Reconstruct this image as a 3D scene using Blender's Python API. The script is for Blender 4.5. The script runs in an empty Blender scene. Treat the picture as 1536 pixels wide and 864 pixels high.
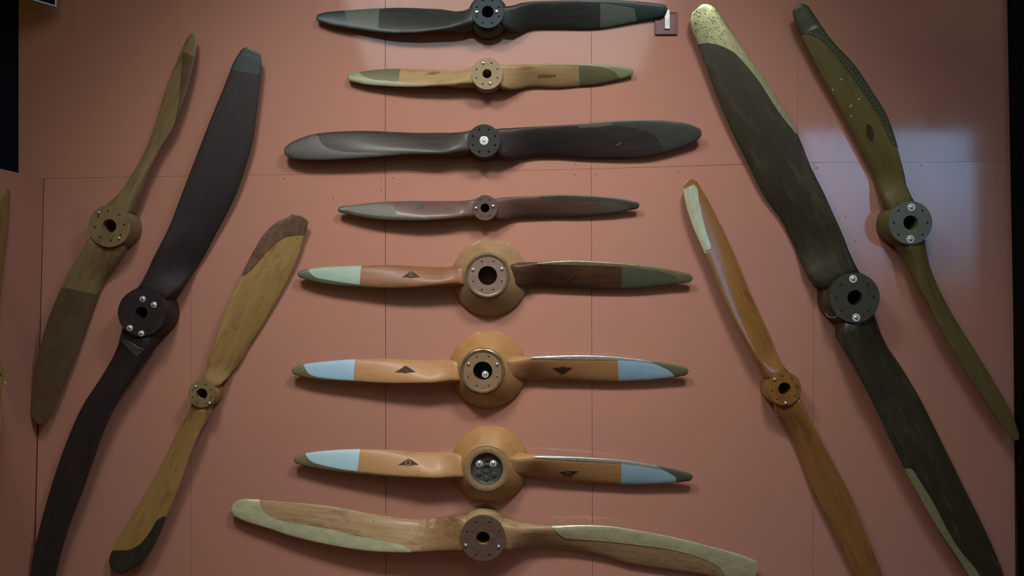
import bpy, bmesh, math, random
from mathutils import Vector, Matrix
random.seed(7)
scene = bpy.context.scene
col = scene.collection

# ------------------------------------------------------------------ camera
PXM = 0.004            # metres per photo pixel on the wall
FPX = 1190.0           # focal length in photo pixels
D = FPX * PXM          # camera to wall
ZC = 2.0               # eye height
cd = bpy.data.cameras.new('camera'); cam = bpy.data.objects.new('camera', cd); col.objects.link(cam)
cd.sensor_width = 36.0; cd.lens = 36.0 * FPX / 1536.0
cam.location = (0, -D, ZC); cam.rotation_euler = (math.pi/2, 0, 0)
scene.camera = cam

# ------------------------------------------------------------------ light and exposure
scene.view_settings.view_transform = 'Standard'; scene.view_settings.look = 'None'
scene.view_settings.gamma = 1.0; scene.view_settings.use_curve_mapping = False
scene.view_settings.exposure = -0.14
w = bpy.data.worlds.new('world'); scene.world = w; w.use_nodes = True
w.node_tree.nodes['Background'].inputs[0].default_value = (1.0, 0.62, 0.16, 1)
w.node_tree.nodes['Background'].inputs[1].default_value = 0.095

def area(name, loc, aim, sx, sy, power, colr, spread=180):
    l = bpy.data.lights.new(name, 'AREA'); l.shape = 'RECTANGLE'; l.size = sx; l.size_y = sy
    l.energy = power; l.color = colr; l.spread = math.radians(spread)
    o = bpy.data.objects.new(name, l); col.objects.link(o); o.location = loc
    o.rotation_euler = (Vector(aim) - Vector(loc)).to_track_quat('-Z', 'Y').to_euler()
    return o
for lx in (-1.3, 1.1):
    area('ceiling_lamp', (lx, -2.75, ZC+3.1), (-0.1+lx*0.05, 0, ZC-1.25), 0.9, 0.5, 27, (1.0, 0.96, 0.90), 84)
area('overhead_fill', (-0.1, -4.1, ZC+3.35), (-0.1, -3.1, ZC), 3.6, 3.4, 58, (0.86, 0.95, 1.0))  # added large soft fill overhead, lifts the shadows and greys the upper wall

# ------------------------------------------------------------------ materials
def nt(name):
    m = bpy.data.materials.new(name); m.use_nodes = True
    n = m.node_tree.nodes; l = m.node_tree.links
    return m, n, l, n['Principled BSDF']
def mixcol(n, l, fac, a, b):
    x = n.new('ShaderNodeMix'); x.data_type = 'RGBA'
    if fac is not None: l.new(fac, x.inputs[0])
    for i, c in ((6, a), (7, b)):
        if isinstance(c, tuple): x.inputs[i].default_value = (*c, 1)
        else: l.new(c, x.inputs[i])
    return x.outputs[2]
def ramp(n, l, src, lo, hi):
    r = n.new('ShaderNodeMapRange'); r.inputs[1].default_value = lo; r.inputs[2].default_value = hi
    l.new(src, r.inputs[0]); return r.outputs[0]
def noise(n, l, vec, scale, detail=4, rough=0.6):
    t = n.new('ShaderNodeTexNoise'); t.inputs['Scale'].default_value = scale
    t.inputs['Detail'].default_value = detail; t.inputs['Roughness'].default_value = rough
    if vec is not None: l.new(vec, t.inputs['Vector'])
    return t.outputs[0]
def mapped(n, l, sc, loc=(0, 0, 0)):
    tc = n.new('ShaderNodeTexCoord'); mp = n.new('ShaderNodeMapping')
    mp.inputs['Scale'].default_value = sc; mp.inputs['Location'].default_value = loc
    l.new(tc.outputs['Object'], mp.inputs[0]); return mp.outputs[0]

def wood(name, c1, c2, c3=None, rough=0.32, seed=0.0, spots=0.0, coat=0.1):
    """varnished laminated wood: grain along local x, blotches of wear c3"""
    m, n, l, b = nt(name)
    v = mapped(n, l, (1.6, 26, 26), (seed, seed*2, 0))
    g = ramp(n, l, noise(n, l, v, 2.2, 5, 0.65), 0.34, 0.66)
    c = mixcol(n, l, g, c1, c2)
    if c3:
        v2 = mapped(n, l, (3.0, 9, 9), (seed+3, 1, 2))
        c = mixcol(n, l, ramp(n, l, noise(n, l, v2, 1.5, 5, 0.7), 0.52, 0.72), c, c3)
    if spots:
        v3 = mapped(n, l, (1, 1, 1), (seed, 5, 2))
        vo = n.new('ShaderNodeTexVoronoi'); vo.inputs['Scale'].default_value = 22; l.new(v3, vo.inputs['Vector'])
        s = ramp(n, l, vo.outputs['Distance'], 0.16, 0.07)
        k = n.new('ShaderNodeMath'); k.operation = 'MULTIPLY'; k.inputs[1].default_value = spots; l.new(s, k.inputs[0])
        c = mixcol(n, l, k.outputs[0], c, (0.03, 0.018, 0.008))
    l.new(c, b.inputs['Base Color'])
    b.inputs['Roughness'].default_value = rough + 0.12*(coat < 0.5)
    b.inputs['Specular IOR Level'].default_value = 0.30 + 0.2*(coat > 0.5)
    b.inputs['Coat Weight'].default_value = coat*(0.35 if coat < 0.5 else 1); b.inputs['Coat Roughness'].default_value = 0.16
    bp = n.new('ShaderNodeBump'); bp.inputs['Strength'].default_value = 0.06; bp.inputs['Distance'].default_value = 0.002
    l.new(g, bp.inputs['Height']); l.new(bp.outputs[0], b.inputs['Normal'])
    return m
def paint(name, c1, c2, rough=0.45, scale=18, metal=0.0, lo=0.4, hi=0.65, spec=0.5):
    m, n, l, b = nt(name)
    v = mapped(n, l, (1, 1.6, 1.6))
    l.new(mixcol(n, l, ramp(n, l, noise(n, l, v, scale, 5, 0.65), lo, hi), c1, c2), b.inputs['Base Color'])
    b.inputs['Roughness'].default_value = rough; b.inputs['Metallic'].default_value = metal
    b.inputs['Specular IOR Level'].default_value = spec
    return m
M = {}
M['steel'] = paint('bright_steel', (0.75, 0.78, 0.80), (0.60, 0.63, 0.66), 0.22, 30, 0.85)
M['washer'] = paint('zinc_washer', (0.66, 0.72, 0.74), (0.5, 0.56, 0.58), 0.35, 30, 0.25)
M['hole'] = paint('dark_bore', (0.012, 0.010, 0.008), (0.02, 0.016, 0.012), 0.8)  # near-black colour stands in for shade inside bores and small holes
M['bore_mid'] = paint('brown_bore', (0.06, 0.04, 0.03), (0.075, 0.05, 0.04), 0.7)
M['ink'] = paint('decal_ink', (0.045, 0.028, 0.014), (0.07, 0.04, 0.02), 0.6, 60, spec=0.1)
M['ink_ring'] = paint('decal_ring', (0.20, 0.15, 0.08), (0.15, 0.11, 0.06), 0.6, 60, spec=0.1)
M['rivet'] = paint('dark_rivet', (0.035, 0.04, 0.022), (0.06, 0.06, 0.03), 0.4, 60)
M['rivet_pale'] = paint('pale_rivet', (0.20, 0.19, 0.12), (0.13, 0.12, 0.08), 0.4, 60, 0.3)
M['nail'] = paint('painted_nail', (0.16, 0.075, 0.05), (0.12, 0.05, 0.035), 0.5)
M['speck'] = paint('paint_speck', (0.55, 0.55, 0.38), (0.45, 0.45, 0.3), 0.6)

# wall paint: salmon emulsion with a satin sheen and vertical brush marks
def wall_mat():
    m, n, l, b = nt('salmon_wall_paint')
    tc = n.new('ShaderNodeTexCoord')
    def mp(sc):
        x = n.new('ShaderNodeMapping'); x.inputs['Scale'].default_value = sc; l.new(tc.outputs['Object'], x.inputs[0]); return x.outputs[0]
    a = ramp(n, l, noise(n, l, mp((0.9, 1, 0.9)), 1.3, 3, 0.5), 0.35, 0.65)
    c = mixcol(n, l, a, (0.475, 0.235, 0.170), (0.455, 0.231, 0.184))
    f = ramp(n, l, noise(n, l, mp((1, 1, 1)), 160, 3, 0.7), 0.3, 0.7)
    k = n.new('ShaderNodeMath'); k.operation = 'MULTIPLY'; k.inputs[1].default_value = 0.22; l.new(f, k.inputs[0])
    c = mixcol(n, l, k.outputs[0], c, (0.37, 0.18, 0.14))
    l.new(c, b.inputs['Base Color'])
    s = ramp(n, l, noise(n, l, mp((7, 1, 0.5)), 1.6, 3, 0.6), 0.38, 0.62)
    r = n.new('ShaderNodeMapRange'); r.inputs[3].default_value = 0.07; r.inputs[4].default_value = 0.10; l.new(s, r.inputs[0])
    l.new(r.outputs[0], b.inputs['Roughness'])
    b.inputs['IOR'].default_value = 1.72
    bp = n.new('ShaderNodeBump'); bp.inputs['Strength'].default_value = 0.05; bp.inputs['Distance'].default_value = 0.002
    l.new(noise(n, l, mp((14, 1, 1.2)), 2, 2, 0.5), bp.inputs['Height']); l.new(bp.outputs[0], b.inputs['Normal'])
    return m
M['wall'] = wall_mat()
M['backing'] = paint('dark_backing', (0.05, 0.025, 0.018), (0.07, 0.03, 0.02), 0.9)
M['black'] = paint('black_painted_wood', (0.003, 0.003, 0.003), (0.006, 0.005, 0.005), 0.7, spec=0.1)
M['navy'] = paint('blue_black_paint', (0.004, 0.008, 0.016), (0.005, 0.010, 0.02), 0.8, spec=0.1)
M['floor'] = wood('floorboards', (0.10, 0.05, 0.025), (0.15, 0.08, 0.04), None, 0.4)

# ------------------------------------------------------------------ mesh helpers
def link(name, bm, mat, parent=None, smooth=False):
    me = bpy.data.meshes.new(name)
    bmesh.ops.recalc_face_normals(bm, faces=bm.faces[:])
    bm.to_mesh(me); bm.free()
    if smooth:
        for p in me.polygons: p.use_smooth = True
    o = bpy.data.objects.new(name, me); col.objects.link(o)
    me.materials.append(mat)
    if parent: o.parent = parent
    return o
def smooth_angle(o, deg=35):
    me = o.data
    for p in me.polygons: p.use_smooth = True
    bm = bmesh.new(); bm.from_mesh(me)
    for e in bm.edges:
        if len(e.link_faces) == 2 and e.calc_face_angle(0) > math.radians(deg): e.smooth = False
    bm.to_mesh(me); bm.free()
def prism(poly, z0, z1, to=None):
    """polygon (x,y) extruded along z; `to` maps (x,y,z) to final coordinates"""
    bm = bmesh.new(); to = to or (lambda x, y, z: (x, y, z))
    a = [bm.verts.new(to(x, y, z0)) for x, y in poly]; b = [bm.verts.new(to(x, y, z1)) for x, y in poly]
    bm.faces.new(a); bm.faces.new(b); k = len(poly)
    for i in range(k): bm.faces.new((a[i], a[(i+1) % k], b[(i+1) % k], b[i]))
    return bm
def box(x0, x1, y0, y1, z0, z1):
    return prism([(x0, y0), (x1, y0), (x1, y1), (x0, y1)], z0, z1)
def bevel(bm, wd, seg=1):
    bmesh.ops.bevel(bm, geom=bm.edges[:], offset=wd, segments=seg, affect='EDGES'); return bm
def lathe(prof, seg=40, cx=0, cy=0, closed=False):
    """profile of (r, z) around the local z axis through (cx, cy)"""
    bm = bmesh.new(); rings = []
    for r, z in prof:
        if r < 1e-6: rings.append([bm.verts.new((cx, cy, z))])
        else: rings.append([bm.verts.new((cx + r*math.cos(2*math.pi*i/seg), cy + r*math.sin(2*math.pi*i/seg), z)) for i in range(seg)])
    pairs = list(zip(rings, rings[1:]))
    if closed: pairs.append((rings[-1], rings[0]))
    for a, b in pairs:
        for i in range(seg):
            j = (i+1) % seg
            if len(a) == 1: bm.faces.new((a[0], b[i], b[j]))
            elif len(b) == 1: bm.faces.new((a[i], a[j], b[0]))
            else: bm.faces.new((a[i], a[j], b[j], b[i]))
    return bm
def face_plate(R, bore, holes, hr, z0, z1):
    """round plate with a bore and real bolt holes cut through its face"""
    bm = bmesh.new(); edges = []
    def loop(cx, cy, r, seg, depth0, depth1):
        top = [bm.verts.new((cx + r*math.cos(2*math.pi*i/seg), cy + r*math.sin(2*math.pi*i/seg), depth1)) for i in range(seg)]
        bot = [bm.verts.new((v.co.x, v.co.y, depth0)) for v in top]
        es = [bm.edges.new((top[i], top[(i+1) % seg])) for i in range(seg)]
        edges.extend(es)
        for i in range(seg): bm.faces.new((top[i], top[(i+1) % seg], bot[(i+1) % seg], bot[i]))
    loop(0, 0, R, 40, z0, z1)
    if bore > 0: loop(0, 0, bore, 24, z0, z1)
    for x, y in holes: loop(x, y, hr, 10, z0, z1)
    bmesh.ops.triangle_fill(bm, use_beauty=True, use_dissolve=False, edges=edges)
    return bm
def tag(o, label=None, cat=None, group=None, kind=None):
    for k, v in (('label', label), ('category', cat), ('group', group), ('kind', kind)):
        if v: o[k] = v
    return o
def wx(u, d=0): return (u-768)*PXM*(D-d)/D
def wz(v, d=0): return ZC + (432-v)*PXM*(D-d)/D

# ------------------------------------------------------------------ the setting
ZTOP = ZC + 3.4
tag(link('floor', box(-4.5, 7.5, -7.5, 0.6, -0.06, 0.0), M['floor']), kind='structure')
wall = tag(link('wall_back', box(-2.965, 3.45, 0.0135, 0.12, 0, ZTOP), M['backing']), kind='structure')
def seam(u):   # height (photo row) of the horizontal joint
    P = [(-60, 270), (66, 268), (380, 262), (578, 259.5), (730, 257.5), (887, 253.5), (1020, 250), (1120, 245), (1221, 243.5), (1600, 242)]
    for (a, b), (c, d) in zip(P, P[1:]):
        if a <= u <= c: return b + (d-b)*(u-a)/(c-a)
    return 250
G = {578: 0.36, 579: 0.36, 887: 0.26, 889: 0.26, 66: 0.3, 50: 0.3, 269: 0.06, 1196: 0.06}   # half joints in photo pixels
g = 0.14
def panel(us_lo, us_hi, vs_lo, vs_hi, tilt=0.0):
    """hardboard sheet: corner columns at top (us_hi) and bottom (us_lo)"""
    (a, b), (c, d) = us_hi, us_lo
    q = lambda z: G.get(z, 0.2)
    pts = [(wx(a+q(a)), wz(vs_hi[0])), (wx(b-q(b)), wz(vs_hi[1])), (wx(d-q(d)), wz(vs_lo[1])), (wx(c+q(c)), wz(vs_lo[0]))]
    xm = sum(p[0] for p in pts)/4
    bm = prism(pts, 0.0, 0.013, lambda x, y, z: (x, z + (tilt*(x-xm) if z == 0.0 else 0), y))
    bevel(bm, 0.0004)
    return link('panel', bm, M['wall'], wall)
VT, VB = 432-3.4/PXM, 432+ZC/PXM
up = [27.5, 269, 578, 887, 1196, 1518]
for i in range(len(up)-1):
    a, b = up[i], up[i+1]
    panel((a, b), (a, b), (seam(a)-g, seam(b)-g), (VT, VT), 0.004 if i == 4 else 0.0)
lo_t = [66, 287, 578, 887, 1221, 1518]; lo_b = [50, 286, 579, 889, 1219, 1524]
for i in range(len(lo_t)-1):
    panel((lo_b[i], lo_b[i+1]), (lo_t[i], lo_t[i+1]), (VB, VB), (seam(lo_t[i])+g, seam(lo_t[i+1])+g), 0.0)
nm = lathe([(0.0045, 0), (0.0040, 0.0008), (0, 0.0012)], 8)
me_n = link('nail', nm, M['nail'], wall)
nails = [(1017, 257), (862, 246), (862, 262), (895, 262), (730, 265), (426, 268), (572, 267), (590, 267), (737, 250), (1225, 252), (1268, 324), (1283, 362), (1382, 248), (500, 297), (572, 285), (1320, 255), (600, 276), (584, 857)]
for i, (u, v) in enumerate(nails):
    o = me_n if i == 0 else me_n.copy()
    if i: col.objects.link(o); o.parent = wall
    o.location = (wx(u), -0.0002, wz(v)); o.rotation_euler = (math.pi/2, 0, 0)

# low partition on the left, square to the wall, one hardboard sheet thick
XL = wx(66)
wl = tag(link('wall_left', bevel(prism([(XL-0.12, 0), (XL-0.068, 0), (XL, wz(268.4)), (XL-0.05, wz(268.4))], -1.5, -0.002, lambda x, y, z: (x, z, y)), 0.0015), M['wall']), kind='structure')
# dark posts that close the wall at both ends
tag(link('trim_1', bevel(prism([(wx(1528), 0), (wx(1528)+4.0, 0), (wx(1502)+4.0, ZTOP), (wx(1502), ZTOP)], -0.062, 0.0, lambda x, y, z: (x, z, y)), 0.004), M['black']), kind='structure')
tag(link('trim_2', box(-4.2, wx(26), -0.012, 0.10, wz(300), ZTOP), M['navy']), kind='structure')

# daylight window in the opposite wall on the right, mirrored by the satin wall paint
LW = 6.0
def win():
    k = 1 + LW/D
    x0, x1 = wx(1203)*k, wx(1462)*k
    z0, z1 = ZC + (432-480)*PXM*k, ZC + (432-196)*PXM*k
    ow = tag(link('wall_front', None or prism([(2.2, 0), (7.2, 0), (7.2, ZTOP), (2.2, ZTOP)], LW, LW+0.1, lambda x, y, z: (x, -z, y)), M['backing']), kind='structure')
    t = bpy.data.objects.new('window_1', None); col.objects.link(t); t.location = ((x0+x1)/2, -LW, z0); t['kind'] = 'structure'
    W, H = x1-x0, z1-z0
    m, n, l, b = nt('daylit_pane')
    tc = n.new('ShaderNodeTexCoord'); sp = n.new('ShaderNodeSeparateXYZ'); l.new(tc.outputs['Object'], sp.inputs[0])
    f = ramp(n, l, sp.outputs[2], H*0.12, H*0.72)
    l.new(mixcol(n, l, f, (0.02, 0.03, 0.03), (0.26, 0.55, 0.92)), b.inputs['Emission Color'])
    b.inputs['Emission Strength'].default_value = 3.4
    b.inputs['Base Color'].default_value = (0.02, 0.02, 0.02, 1)
    fm = paint('white_window_frame', (0.5, 0.5, 0.48), (0.45, 0.45, 0.43), 0.5)
    for i in range(2):
        a = -W/2 + i*W/2
        link('pane', box(a+0.01, a+W/2-0.01, 0.012, 0.02, 0.01, H-0.01), m, t)
    for a0, a1, h0, h1 in ((-W/2-0.07, -W/2, -0.07, H+0.07), (W/2, W/2+0.07, -0.07, H+0.07), (-W/2, W/2, -0.07, 0), (-W/2, W/2, H, H+0.07), (-0.015, 0.015, 0, H)):
        link('window_frame', bevel(box(a0, a1, 0.001, 0.05, h0, h1), 0.004), fm, t)
win()

# ------------------------------------------------------------------ propellers
def catmull(P, k=8):
    out = []
    for i in range(len(P)-1):
        p0 = P[max(i-1, 0)]; p1 = P[i]; p2 = P[i+1]; p3 = P[min(i+2, len(P)-1)]
        for j in range(k):
            t = j/k
            out.append(tuple(0.5*((2*p1[c]) + (-p0[c]+p2[c])*t + (2*p0[c]-5*p1[c]+4*p2[c]-p3[c])*t*t + (-p0[c]+3*p1[c]-3*p2[c]+p3[c])*t**3) for c in (0, 1)))
    out.append(P[-1]); return out
def interp(P, t):
    if t <= P[0][0]: return P[0][1]
    for (a, b), (c, d) in zip(P, P[1:]):
        if a <= t <= c: return b if c-a < 1e-6 else b + (d-b)*(t-a)/(c-a)
    return P[-1][1]
def sstep(x): x = max(0, min(1, x)); return x*x*(3-2*x)

class Blade:
    """one blade: two traced edges and a tip around the hub; knows its own depth, pitch and section"""
    def __init__(s, prop, e1, e2, tip):
        s.p = prop; hu, hv = prop.hub
        mu, mv = tip
        # blade axis: hub -> tip
        L = math.hypot(mu-hu, mv-hv); s.a = ((mu-hu)/L, (mv-hv)/L); s.left = (s.a[1], -s.a[0]); s.L = L
        es = []
        for e in (e1, e2):
            q = [s.to(x) for x in e]
            te, oe = q[-1]
            arc = [(te + (L-te)*math.sin(math.radians(a)), oe*math.cos(math.radians(a))) for a in (18, 36, 52, 66, 78, 90)]
            q = q + arc
            mono = [q[0]]
            for z in catmull(q)[1:]:
                if z[0] > mono[-1][0] + 1e-4: mono.append(z)
                elif z[0] > L - 3: mono.append((mono[-1][0] + 1e-4, z[1]))
            mono[-1] = (max(mono[-1][0], L), 0.0)
            es.append(mono)
        k = len(es[0])//2; m0 = sum(z[1] for z in es[0])/len(es[0]); m1 = sum(z[1] for z in es[1])/len(es[1])
        s.eL, s.eR = (es[0], es[1]) if m0 > m1 else (es[1], es[0])
        s.t0 = prop.t0 or max(prop.r*0.60, prop.bore + 2.5)
    def to(s, q):
        du, dv = q[0]-s.p.hub[0], q[1]-s.p.hub[1]
        return (du*s.a[0]+dv*s.a[1], du*s.left[0]+dv*s.left[1])
    def sec(s, t):
        p = s.p
        tc = min(max(t, s.t0), s.L)
        oL, oR = interp(s.eL, tc), interp(s.eR, tc)
        rr = math.sqrt(max(p.r**2*0.94 - tc**2, 0)) if tc < p.r*0.95 else 1e9
        if tc < p.r: oL = min(oL, rr) if rr < 1e8 else oL; oR = max(oR, -rr) if rr < 1e8 else oR
        if oL - oR < 0.02: m = (oL+oR)/2; oL, oR = m+0.01, m-0.01
        wpx = oL-oR; wm = wpx*PXM
        dm = s.dmid(tc)
        gmax = 1.7*min(dm-0.006, p.T-dm)/max(wm, 0.02)
        gt = min(p.P/(2*math.pi*max(tc*PXM, 0.08)), 1.15, gmax)
        f = sstep((tc - p.r*0.95)/(p.r*p.neck))
        hub_g = min(0.10, gmax)
        gt = hub_g + (gt-hub_g)*sstep((tc-p.r*0.8)/(p.r*1.9))
        x = (tc - s.t0)/(s.L - s.t0)
        thin = min(0.030*(1-x) + 0.011, wm*0.45)
        root = max(2*min(dm-0.004, p.T-0.002-dm) - wm*gt*0.9, thin)
        th = root + (thin-root)*f
        s.ex = 0.40 + 0.45*f
        return tc, oL, oR, gt*p.fw, th
    def dmid(s, t):
        x = max(0, min(1, t/s.L)); m = s.p.T*0.5
        return m + (s.p.dm - m)*sstep((t - s.p.r*0.95)/(s.p.r*2.5)) + s.p.bow*sstep(x*1.1)
    def loc(s, t, o, d):
        """image-plane offset (t, o) in photo pixels at depth d -> local coordinates of the propeller"""
        u = s.p.hub[0] + t*s.a[0] + o*s.left[0]; v = s.p.hub[1] + t*s.a[1] + o*s.left[1]
        f = sstep((t - s.p.r*0.8)/(s.p.r*2.2)); q = s.p.T + (d - s.p.T)*f
        x, y, _ = s.p.local(u, v, q); return (x, y, d)
    def surf(s, t, phi, off=0.0):
        tc, oL, oR, gt, th = s.sec(t)
        wm = (oL-oR)*PXM; dm = s.dmid(tc)
        dL, dR = dm + gt*wm/2, dm - gt*wm/2
        A = Vector(s.loc(tc, oL, dL)); B = Vector(s.loc(tc, oR, dR))
        ax = (Vector(s.loc(s.L, 0, dm)) - Vector(s.loc(0, 0, dm))).normalized()
        ch = (A-B); half = ch.length/2; ch.normalize()
        nn = ax.cross(ch)
        if nn.z < 0: nn = -nn
        c, q = math.cos(phi), math.sin(phi)
        ex = s.ex
        cc = math.copysign(abs(c)**ex, c); q = math.copysign(abs(q)**(ex/0.85), q)
        return (A+B)/2 + ch*(half+off)*cc + nn*(th/2+off)*q + ax*(off if t >= s.L-1e-3 else 0)
    def rows(s, t_in, n):
        return [t_in + (s.L - t_in)*(1-(1-i/n)**2.2) for i in range(n+1)]
    def mesh(s, n=46, k=28):
        bm = bmesh.new(); R = []
        for t in s.rows(s.t0, n): R.append([bm.verts.new(s.surf(t, 2*math.pi*j/k)) for j in range(k)])
        for a, b in zip(R, R[1:]):
            for j in range(k): bm.faces.new((a[j], a[(j+1) % k], b[(j+1) % k], b[j]))
        bm.faces.new(R[0]); bm.faces.new(R[-1]); return bm
    def c_at(s, q):
        """photo pixel -> (t, chord coordinate -1..1)"""
        t, o = s.to(q); tc, oL, oR, *_ = s.sec(t)
        return t, max(-1, min(1, (2*o-oL-oR)/(oL-oR)))
    def c2phi(s, c): return math.acos(max(-1, min(1, math.copysign(abs(c)**(1/0.85), c))))
    def sheath(s, pts, edge, off=0.0024, n=34, k=20, tip=True):
        """metal sheath wrapped round one edge ('L'/'R'); pts trace its inner border from the inboard end to the tip side"""
        B = []
        for q in pts:
            t, c = s.c_at(q); B.append((t, c if edge == 'L' else -c))
        B.sort(key=lambda z: z[0])
        if tip: B[-1] = (B[-1][0], -1.0)
        bm = bmesh.new(); R = []
        Q = [B[0]]
        for z in catmull(B, 6)[1:]: Q.append((max(z[0], Q[-1][0] + 0.02), max(-1.0, min(1.0, z[1]))))
        tb = Q[-1][0]
        if tip: Q += [(tb + (s.L-tb)*(1-(1-i/12)**2.2), -1.0) for i in range(1, 13)]
        for t, c in Q:
            ph = s.c2phi(c); row = []
            for j in range(k+1):
                f = -ph + 2*ph*j/k
                row.append(bm.verts.new(s.surf(t, f if edge == 'L' else math.pi - f, off)))
            R.append(row)
        for a, b in zip(R, R[1:]):
            for j in range(k): bm.faces.new((a[j], a[j+1], b[j+1], b[j]))
        return bm
    def band(s, qa, qb, off=0.0012, q2=None, n=26, k=28):
        """coat of paint right round the blade from the line qa-qb out to the tip (or to line q2)"""
        (t1, c1), (t2, c2) = s.c_at(qa), s.c_at(qb)
        if q2: (t3, c3), (t4, c4) = s.c_at(q2[0]), s.c_at(q2[1])
        bm = bmesh.new(); C = []
        for j in range(k):
            ph = 2*math.pi*j/k; c = math.cos(ph)
            ts = t1 + (t2-t1)*(c-c1)/((c2-c1) or 1)
            te = t3 + (t4-t3)*(c-c3)/((c4-c3) or 1) if q2 else s.L
            C.append([bm.verts.new(s.surf(ts + (te-ts)*(1-(1-i/n)**(1 if q2 else 2.2)), ph, off)) for i in range(n+1)])
        for j in range(k):
            a, b = C[j], C[(j+1) % k]
            for i in range(n): bm.faces.new((a[i], a[i+1], b[i+1], b[i]))
        return bm
    def front(s, q, off):
        t, c = s.c_at(q); return s.surf(t, s.c2phi(c), off)
    def decal(s, poly, off=0.0018, bm=None):
        bm = bm or bmesh.new(); cu = sum(q[0] for q in poly)/len(poly); cv = sum(q[1] for q in poly)/len(poly)
        rings = [[bm.verts.new(s.front((cu+(q[0]-cu)*f, cv+(q[1]-cv)*f), off)) for q in poly] for f in (1.0, 0.5)]
        c = bm.verts.new(s.front((cu, cv), off)); k = len(poly)
        for i in range(k):
            j = (i+1) % k
            bm.faces.new((rings[0][i], rings[0][j], rings[1][j], rings[1][i])); bm.faces.new((rings[1][i], rings[1][j], c))
        return bm
    def dots(s, pts, r=1.1, off=0.003):
        bm = bmesh.new()
        for q in pts:
            poly = [(q[0]+r*math.cos(k*math.pi/3), q[1]+r*math.sin(k*math.pi/3)) for k in range(6)]
            ring = [bm.verts.new(s.front(z, off)) for z in poly]; c = bm.verts.new(s.front(q, off+0.0014))
            for k in range(6): bm.faces.new((ring[k], ring[(k+1) % 6], c))
        return bm

class Prop:
    def __init__(s, name, label, hub, r, blades, T=0.15, rb=None, bore=8, fw=1, P=1.5, dm=None, bow=0.0, wood=None, hubmat=None, platemat=None,
                 holes=8, hole_r=0.0052, ring=None, hole0=22.5, screws=(), screw_r=2.6, washer=0, group=None, plate=True, base=0.004, neck=3.6, t0=None, boremat=None, facerough=None):
        s.t0 = t0
        s.hub = hub; s.r = r; s.T = T; s.bore = bore; s.fw = fw; s.P = P; s.dm = dm or T*0.5; s.bow = bow; s.neck = neck
        tipv = blades[0][2]
        s.th = math.atan2(-(tipv[1]-hub[1]), tipv[0]-hub[0])
        if abs(s.th) > math.pi/2: s.th -= math.copysign(math.pi, s.th)
        s.X0, s.Z0 = wx(hub[0], T), wz(hub[1], T)
        e = bpy.data.objects.new(name, None); col.objects.link(e); e.empty_display_size = 0.1
        ex = Vector((math.cos(s.th), 0, math.sin(s.th))); ey = Vector((-math.sin(s.th), 0, math.cos(s.th))); ez = Vector((0, -1, 0))
        m = Matrix((ex, ey, ez)).transposed().to_4x4(); m.translation = (s.X0, 0, s.Z0)
        e.matrix_world = m; s.root = e
        tag(e, label, 'propeller', group)
        s.blades = [Blade(s, *b) for b in blades]
        s.bo = [link('blade', b.mesh(), wood if not isinstance(wood, (list, tuple)) else wood[i], e, True) for i, b in enumerate(s.blades)]
        k = PXM*(D-T)/D; R = r*k; Rb = (rb or r)*k; Bo = bore*k; s.k = k; s.R = R
        w0 = wood[0] if isinstance(wood, (list, tuple)) else wood
        zt = T - (0.022 if plate else 0)
        prof = [(Bo, base), (Rb*0.97, base), (Rb, base+0.006), (Rb, T*0.62), (R+(Rb-R)*0.35, zt-0.008), (R, zt), (Bo, zt)]
        h = link('hub', lathe(prof, 44, closed=True), hubmat or w0, e); smooth_angle(h, 40); s.h = h
        if plate:
            rr = (ring or r*0.74)*k
            hl = [(rr*math.cos(math.radians(hole0 + 360*i/holes) - s.th), rr*math.sin(math.radians(hole0 + 360*i/holes) - s.th)) for i in range(holes)]
            sc = [s.local(u, v, T)[:2] for u, v in screws]
            hl = [q for q in hl if all(math.hypot(q[0]-c[0], q[1]-c[1]) > 0.016 for c in sc)]
            fp = link('hub_face', face_plate(R*0.985, Bo, hl, hole_r, T-0.022, T), platemat or hubmat or w0, e); s.fp = fp
        link('bore', lathe([(0, 0.010), (Bo*0.995, 0.010), (Bo*0.995, 0.016), (0, 0.016)], 24), boremat or M['hole'], h)  # disc coloured as the shade at the bottom of the bore
        for u, v in screws: s.screw(u, v, T, screw_r, washer)
    def local(s, u, v, d):
        dx, dz = wx(u, d)-s.X0, wz(v, d)-s.Z0
        return (dx*math.cos(s.th)+dz*math.sin(s.th), -dx*math.sin(s.th)+dz*math.cos(s.th), d)
    def screw(s, u, v, d, r, washer=0):
        x, y, z = s.local(u, v, d); q = r*s.k
        o = link('screw', lathe([(q, z-0.004), (q, z+0.003), (q*0.85, z+0.006), (q*0.5, z+0.008), (0, z+0.0085)], 14, x, y), M['steel'], s.root)
        smooth_angle(o, 50)
        if washer:
            wq = washer*s.k
            link('washer', lathe([(q*0.8, z-0.001), (wq, z-0.001), (wq, z+0.002), (wq*0.9, z+0.003), (q*0.8, z+0.003)], 20, x, y), M['washer'], o)
    def part(s, i, name, bm, mat, smooth=True, sub=True):
        return link(name, bm, mat, s.bo[i] if sub else s.root, smooth)

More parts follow.
